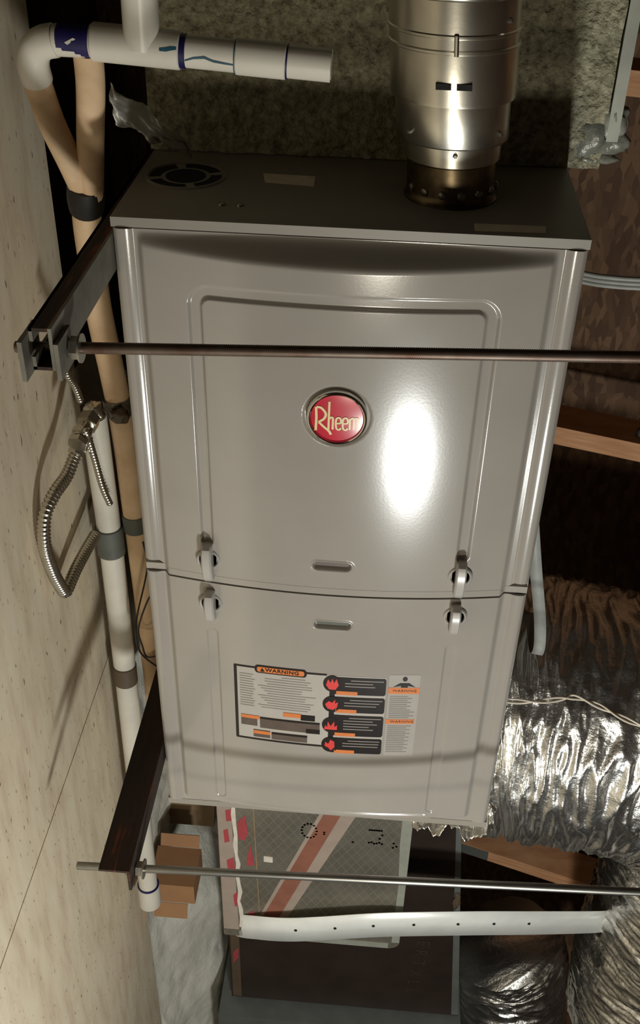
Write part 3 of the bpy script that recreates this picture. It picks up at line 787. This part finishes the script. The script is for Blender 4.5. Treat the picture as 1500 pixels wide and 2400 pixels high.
hexat((-0.0938, 0.096, 0.545), (-0.0946, 0.089, 0.543), 0.0125, 'lock_nut', cc)
lump('elbow_cap', (-0.0875, 0.148, 0.556), (0.013, 0.012, 0.012), M['conduit'], 6.0, cc)
o = coil(spline([(-0.0886, 0.065, 0.668), (-0.0906, 0.08, 0.642), (-0.0913, 0.1, 0.6173), (-0.0929, 0.12, 0.5844)], 14), 0.0044, 0.0058, 0.0019, 12).build('spring_cable', M['conduit'], None, True, 180)
tag(o, 'thin coiled steel cable just below the rod end beside the channel', 'cable')
o = coil(spline([(-0.0845, 0.098, 0.560), (-0.0857, 0.12, 0.5064), (-0.0861, 0.14, 0.4471), (-0.084, 0.155, 0.41)], 14), 0.0048, 0.0058, 0.0020, 12).build('spring_cable', M['conduit'], None, True, 180)
tag(o, 'thin coiled steel cable running from the hex connector past the conduit loop', 'cable')
for pts, lb in (([(-0.0343, 0.12, 0.3757), (-0.032, 0.12, 0.3323), (-0.0555, 0.13, 0.2371), (-0.0615, 0.13, 0.1958), (-0.0538, 0.12, 0.1726), (-0.028, 0.1, 0.169), (-0.004, 0.09, 0.166)], 'thin black wire looping lowest beside the furnace edge'),
                ([(-0.004, 0.07, 0.345), (-0.0219, 0.08, 0.3148), (-0.0424, 0.1, 0.2572), (-0.0535, 0.118, 0.2137), (-0.0504, 0.119, 0.1894), (-0.0425, 0.11, 0.1757), (-0.02, 0.10, 0.190)], 'thin black wire with the tighter bend beside the furnace edge')):
    o = MB().tube(spline(pts, 14), 0.0013, 8).build('loose_wire', M['wire_black']); tag(o, lb, 'wire')

# ------------------------------------------------------------------ foil duct work on the upper side
def flex(name, label, pts, rad, seed, n=520, seg=200, amp=0.085, squash=1.0, fold=74.0, m_=M['foil']):
    P = spline(pts, n//(len(pts)-1)); N = len(P)
    L = 0; V = []
    t0 = (P[1]-P[0]).normalized(); ref = Vector((0, 1, 0)); ref = (ref-t0*ref.dot(t0)).normalized()
    prev = P[0]
    for i in range(N):
        t = (P[min(i+1, N-1)]-P[max(i-1, 0)]).normalized(); ref = (ref-t*ref.dot(t)).normalized(); bi = t.cross(ref)
        L += (P[i]-prev).length; prev = P[i]
        for k_ in range(seg):
            a = 2*math.pi*k_/seg; cx, sy = math.cos(a), math.sin(a)
            warp = 0.010*noise.noise((cx*1.4+seed, sy*1.4, L*3)) + 0.006*noise.noise((cx*2.6, sy*2.6+seed, L*6+3))
            s = (L+warp*1.6)*fold
            q = (Vector((cx*2.2+seed*3, sy*2.2, s*0.75)))
            f1 = 1-abs(noise.noise(q))**0.8*2
            q2 = Vector((cx*5.0, sy*5.0+seed, s*1.5)); f2 = 1-abs(noise.noise(q2))*2
            f3 = noise.noise((cx*1.2+7, sy*1.2+seed, L*5))
            f4 = noise.noise((cx*14, sy*14+seed, L*52))
            r = rad*(1 + amp*0.45*f1 + amp*0.20*f2 + amp*0.9*f3 + amp*0.05*f4)
            V.append(P[i] + ref*(r*cx*squash) + bi*(r*sy))
    F = [(i*seg+k_, i*seg+(k_+1) % seg, (i+1)*seg+(k_+1) % seg, (i+1)*seg+k_) for i in range(N-1) for k_ in range(seg)]
    F += [tuple(range(seg)), tuple((N-1)*seg+k_ for k_ in range(seg))]
    o = obj(name, V, F, m_, None, True)
    return tag(o, label, 'flexible duct', 'foil flexible ducts')
def arcp(c, r, a0, a1, n, v): return [(c[0]+r*math.cos(math.radians(a0+(a1-a0)*i/n)), v, c[1]+r*math.sin(math.radians(a0+(a1-a0)*i/n))) for i in range(n+1)]
flex('flexible_duct', 'large crumpled silver foil duct bulging out behind the furnace beside the white wire', [(0.486, 0.43, -0.185), (0.57, 0.42, -0.18)] + arcp((0.69, -0.510), 0.330, 88, 0, 5, 0.40) + [(1.022, 0.39, -0.72), (1.025, 0.39, -0.92), (1.026, 0.39, -1.15)], 0.232, 1.7)
flex('flexible_duct', 'smaller shaded silver foil duct below the pale perforated strap', [(0.655, 0.56, -1.17), (0.672, 0.55, -1.22), (0.684, 0.53, -1.30), (0.690, 0.52, -1.45), (0.690, 0.52, -1.7)], 0.138, 4.2, 300, 140)
# foil tucked round the foot corner of the cabinet
def tuck(a, b):
    u = 0.352 + 0.118*a
    return (u, 0.028 + 0.09*b*(1-b) + 0.018*fbm((a*7, b*2.2, 4), 3), -0.0015 - 0.075*b*(0.75+0.35*noise.noise((a*6, 2, 0.3))))
o = grid('foil_wrap', lsp(0, 1, 90), lsp(0, 1, 40), tuck, M['foil'])
o.modifiers.new('thick', 'SOLIDIFY').thickness = 0.0008
tag(o, 'wrinkled foil fringe hanging from the foot corner of the furnace', 'foil')
def tuck2(a, b):
    w = -0.03 + 0.30*a
    return (W + 0.0015 + 0.020*b + 0.006*abs(noise.noise((a*14, b*3, 2))), 0.02 + 0.14*b + 0.006*noise.noise((a*20, b*4, 7)), w)
o = grid('foil_flap', lsp(0, 1, 90), lsp(0, 1, 30), tuck2, M['foil'])
o.modifiers.new('thick', 'SOLIDIFY').thickness = 0.0008
tag(o, 'crinkled foil flap against the long cabinet side under the twisted white wire', 'foil')

# perforated hanger strap
sp = spline([(0.010, 0.335, -0.690), (0.022, 0.245, -0.640), (0.050, 0.190, -0.600), (0.100, 0.168, -0.572), (0.1553, 0.160, -0.5571), (0.2151, 0.157, -0.5400), (0.3326, 0.16, -0.5155), (0.4897, 0.18, -0.5194), (0.6163, 0.22, -0.5626), (0.7562, 0.30, -0.665), (0.792, 0.330, -0.703)], 14)
V = []
for i, p in enumerate(sp):
    hw_ = 0.038
    V += [(p.x, p.y, p.z+hw_), (p.x, p.y, p.z-hw_)]
st = obj('hanger_strap', V, [(2*i, 2*i+1, 2*i+3, 2*i+2) for i in range(len(sp)-1)], M['strap'])
st.modifiers.new('thick', 'SOLIDIFY').thickness = 0.0012
tag(st, 'pale galvanised hanger strap with small holes around the foil-faced duct', 'strap')
for i in range(7):
    u = 0.170 + 0.0735*i; q = min(sp, key=lambda p: abs(p.x-u))
    MB().lathe([(0.0028, -0.0004), (0.0028, -0.0016), (0.0, -0.0016)], tuple(q), 1, 14).build('strap_hole', M['dark'], st, False)

# foil-faced duct board box under the cabinet foot
da = empty('foil_faced_duct', (0.03, 0.25, -0.3))
tag(da, 'silver foil-faced duct box with a pink diagonal stripe and red printed marks', 'duct')
def rbox(u0, u1, w0, w1, r):
    P = []
    for cx, cy, a0 in ((u1-r, w1-r, 0), (u0+0.004, w1-0.004, 90), (u0+0.004, w0+0.004, 180), (u1-r, w0+r, 270)):
        q = r if cx > (u0+u1)/2 else 0.004
        for i in range(6):
            a = math.radians(a0+90*i/5); P.append((cx+q*math.cos(a), cy+q*math.sin(a)))
    return P
MB().prism(rbox(0.030, 0.366, -0.622, -0.002, 0.022), 1, 0.180, 0.334).build('duct_board', M['scrim'], da, False)
fv = 0.1798
def flat(name, pts, material, lift=0.0004, parent=da, v=None):
    v = fv if v is None else v
    return MB().prism(pts, 1, v-lift, v+0.0002).build(name, material, parent, False)
flat('printed_stripe', [(0.243, -0.15), (0.272, -0.15), (0.1330, -0.560), (0.1030, -0.560)], M['print_pink'], 0.0005)
flat('stripe_border', [(0.236, -0.15), (0.243, -0.15), (0.1030, -0.560), (0.096, -0.560)], M['pink_pale'])
flat('stripe_border', [(0.272, -0.15), (0.300, -0.15), (0.1480, -0.560), (0.1330, -0.560)], M['pink_pale'])
flat('pink_facing', [(0.031, -0.03), (0.052, -0.03), (0.060, -0.600), (0.031, -0.600)], M['pink_pale'])
jag = [(0.052+0.0016*math.sin(i*2.1)+0.010*i/20, -0.03-0.56*i/20) for i in range(21)]
flat('seam_tape', jag + [(a+0.007+0.0015*math.sin(b*90), b) for a, b in reversed(jag)], M['white_tape'], 0.0012)
for c, pts in enumerate(([(0.045, -0.245), (0.058, -0.24), (0.060, -0.27), (0.046, -0.275)], [(0.066, -0.275), (0.079, -0.255), (0.083, -0.30), (0.078, -0.325), (0.066, -0.32)], [(0.080, -0.375), (0.087, -0.335), (0.091, -0.375), (0.093, -0.395), (0.079, -0.395)], [(0.043, -0.385), (0.056, -0.375), (0.058, -0.42), (0.045, -0.43)], [(0.052, -0.49), (0.064, -0.47), (0.066, -0.52), (0.054, -0.525)], [(0.074, -0.55), (0.090, -0.535), (0.092, -0.58), (0.075, -0.585)], [(0.040, -0.30), (0.048, -0.295), (0.050, -0.33), (0.041, -0.335)])):
    flat('red_print', pts, M['print_red'], 0.0007)
flat('guide_line', [(0.0900, -0.10), (0.0918, -0.10), (0.1010, -0.545), (0.0992, -0.545)], M['board_brown'], 0.0005)
flat('corner_tape', [(0.3475, -0.05), (0.3655, -0.05), (0.3655, -0.60), (0.3510, -0.60), (0.3525, -0.42), (0.3475, -0.30)], M['edge_tape'], 0.0008)
flat('bottom_tape', [(0.06, -0.605), (0.345, -0.605), (0.345, -0.6205), (0.06, -0.6205)], M['edge_tape'], 0.0007)
flat('paper_tag', [(0.110, -0.365), (0.126, -0.366), (0.126, -0.382), (0.110, -0.381)], M['white_tape'], 0.0006)
def dots(name, centers):
    mb = MB()
    for u, w in centers: mb.lathe([(0.0022, -0.0005), (0.0, -0.0005)], (u, fv, w), 1, 8)
    return mb.build(name, M['ink'], da, False)
def ring_d(cu, cw, ru, rw, n): return [(cu+ru*math.cos(2*math.pi*i/n), cw+rw*math.sin(2*math.pi*i/n)) for i in range(n)]
dots('dot_print_o', ring_d(0.190, -0.283, 0.013, 0.019, 14))
dots('dot_print_marks', [(0.216, -0.289), (0.266, -0.305), (0.216, -0.284)])
dots('dot_print_two', [(0.294+0.004*i, -0.268) for i in range(6)] + [(0.316, -0.280), (0.312, -0.290)] + [(0.294+0.0045*i, -0.303+0.002*math.sin(i*2)) for i in range(6)])
dots('dot_print_three', [(0.337, -0.300), (0.342, -0.308), (0.336, -0.312)])

# darker duct box further back
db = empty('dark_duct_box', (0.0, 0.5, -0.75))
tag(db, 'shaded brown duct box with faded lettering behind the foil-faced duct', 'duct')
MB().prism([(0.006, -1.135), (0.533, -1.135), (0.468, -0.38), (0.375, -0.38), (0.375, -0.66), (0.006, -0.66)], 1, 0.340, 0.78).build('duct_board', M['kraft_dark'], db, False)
flat('edge_tape', [(0.517, -1.13), (0.533, -1.13), (0.468, -0.39), (0.458, -0.39)], M['grey_edge'], 0.0008, db, 0.3398)
flat('seam_tape', [(0.010, -0.664), (0.030, -0.664), (0.030, -1.13), (0.010, -1.13)], M['brown_band'], 0.0008, db, 0.3398)
for i, q in enumerate(((0.014, -0.74), (0.016, -0.83), (0.014, -0.95))):
    flat('red_print', [(q[0], q[1]), (q[0]+0.013, q[1]+0.02), (q[0]+0.012, q[1]-0.02), (q[0]+0.001, q[1]-0.04)], M['print_red'], 0.0012, db, 0.3398)
lump('torn_tape', (0.487, 0.337, -0.685), (0.007, 0.003, 0.026), M['brown_band'], 5.2, db)
def vtext(body, u, w, size, name):
    # letters run along the duct: reading direction is -w
    text_mesh(body, size, lambda x, y: (u + y + 0.06*(-x), 0.3392, w - x), name, M['ink_soft'], db, 1.1)
vtext('C C S', 0.402, -0.60, 0.040, 'faded_lettering')
vtext('L E R T X L L', 0.425, -0.93, 0.040, 'faded_lettering')
MB().box((-0.02, 0.300, -1.40), (0.54, 0.80, -1.150)).build('sheet_ledge', M['grey_edge'], db, False)

# cardboard, brown board and batt past the walkway edge
cb = empty('cardboard_carton', (-0.135, 0.32, -0.645))
tag(cb, 'small open brown cardboard carton beside the long white drain pipe', 'carton')
MB().box((-0.135, 0.272, -0.672), (-0.045, 0.362, -0.615)).build('carton_body', M['card'], cb, False)
MB().prism([(0.271, -0.673), (0.255, -0.700), (0.256, -0.702), (0.273, -0.675)], 0, -0.128, -0.060).build('carton_flap', M['card'], cb, False)
mb = MB().prism([(0.363, -0.615), (0.375, -0.590), (0.377, -0.591), (0.365, -0.616)], 0, -0.130, -0.050).build('carton_flap', M['card'], cb, False)
o = MB().prism([(-0.36, -0.50), (-0.028, -0.50), (-0.040, -0.69), (-0.36, -0.69)], 1, 0.475, 0.487).build('brown_board', M['board_brown'], None, False)
tag(o, 'upright brown board standing behind the cardboard carton', 'board')
def batt(v, w):
    e = sstep(0.16, 0.02, w)
    top = -0.155 + (0.02 + 0.105*sstep(-0.72, -0.95, w))*sstep(0.26, 0.50, v)
    u = -0.355 + (top+0.355)*e*sstep(0.256, 0.275, v) + e*(0.030*noise.noise((v*4, w*3, 2)) + 0.016*noise.noise((v*11, w*7, 6)) + 0.005*noise.noise((v*40, w*30, 8)))
    return (max(u, -0.358), v, w)
o = grid('insulation_batt', lsp(0.256, 1.05, 120), lsp(0.2, -2.4, 240), batt, M['batt'])
tag(o, 'lumpy grey-white insulation batt beyond the plywood edge', 'insulation')

# ------------------------------------------------------------------ strap, cables and lumber on the upper side
def ribbon(name, pts, half, axis, material, label, cat, th=0.0012):
    P = spline(pts, 12); V = []
    for p in P:
        a = Vector(axis)*half; V += [tuple(p+a), tuple(p-a)]
    o = obj(name, V, [(2*i, 2*i+1, 2*i+3, 2*i+2) for i in range(len(P)-1)], material)
    o.modifiers.new('thick', 'SOLIDIFY').thickness = th
    return tag(o, label, cat)
ribbon('plastic_strap', [(0.4600, 0.20, 0.50), (0.4768, 0.195, 0.4098), (0.4956, 0.192, 0.3121), (0.5160, 0.205, 0.2150), (0.5300, 0.235, 0.130), (0.538, 0.30, 0.060), (0.54, 0.40, 0.055)], 0.0085, (1, -0.2, 0), M['cable_grey'], 'narrow pale strap dangling between the furnace side and the large foil duct', 'strap')
ca = empty('flat_cable', (0.45, 0.19, 0.742))
tag(ca, 'pale grey flat cable leaving the furnace side near the vent end', 'cable')
for k_ in (-1, 0, 1):
    MB().tube(spline([(W+0.001, 0.212, 0.7425+k_*0.005), (0.4911, 0.2, 0.7410+k_*0.005), (0.5137, 0.19, 0.7424+k_*0.005), (0.5497, 0.18, 0.7457+k_*0.005), (0.62, 0.16, 0.757+k_*0.005), (0.80, 0.14, 0.77+k_*0.005)], 12), 0.0029, 10).build('cable_core', M['cable_grey'], ca)
tw = empty('twisted_wire', (0.45, 0.02, 0.23))
tag(tw, 'thin twisted pair of white wires stretched across the large foil duct', 'wire')
base = spline([(0.4545, 0.03, 0.2215), (0.4883, 0.02, 0.2333), (0.5252, 0.02, 0.2427), (0.5409, 0.02, 0.2466), (0.57, 0.02, 0.2355), (0.5969, 0.01, 0.2292), (0.6349, 0.0, 0.2203), (0.72, -0.01, 0.20), (0.85, 0.0, 0.19)], 16)
for ph in (0, math.pi):
    MB().tube([p + Vector((0, 0.0022*math.cos(ph+i*0.16), 0.0030*math.sin(ph+i*0.16))) for i, p in enumerate(base)], 0.0015, 8).build('strand', M['wire_white'], tw)
web(0.181, 0.95, 'orange lumber member crossing behind the furnace level with the red badge')
web(-1.111, 0.95, 'orange lumber member passing behind the flexible ducts near the cabinet foot')
web(0.820, 0.95, 'lumber member glimpsed beyond the plenum edge at the vent end')
tp = MB().prism([(0.49, 0.95-0.3*0.49-0.0015), (0.62, 0.95-0.3*0.62-0.0015), (0.62, 0.95-0.3*0.62-0.0002), (0.49, 0.95-0.3*0.49-0.0002)], 2, -1.128, -1.094).build('truss_plate', M['grey_edge'], None, False)
tag(tp, 'grey metal plate on the lumber member behind the cabinet foot', 'plate')
kn = empty('porcelain_knob', (0.70, 0.72, 0.225))
tag(kn, 'small pale porcelain knob on the lumber member beside the badge', 'insulator')
kc = (0.762, 0.755, 0.2002)
MB().lathe([(0.016, 0.0), (0.016, 0.010), (0.011, 0.016), (0.011, 0.026), (0.017, 0.032), (0.015, 0.045), (0.0, 0.050)], kc, 2, 24).build('knob_body', M['band_grey'], kn)
MB().lathe([(0.004, 0.0), (0.004, 0.060), (0.0, 0.062)], kc, 2, 10).build('knob_nail', M['nut'], kn)
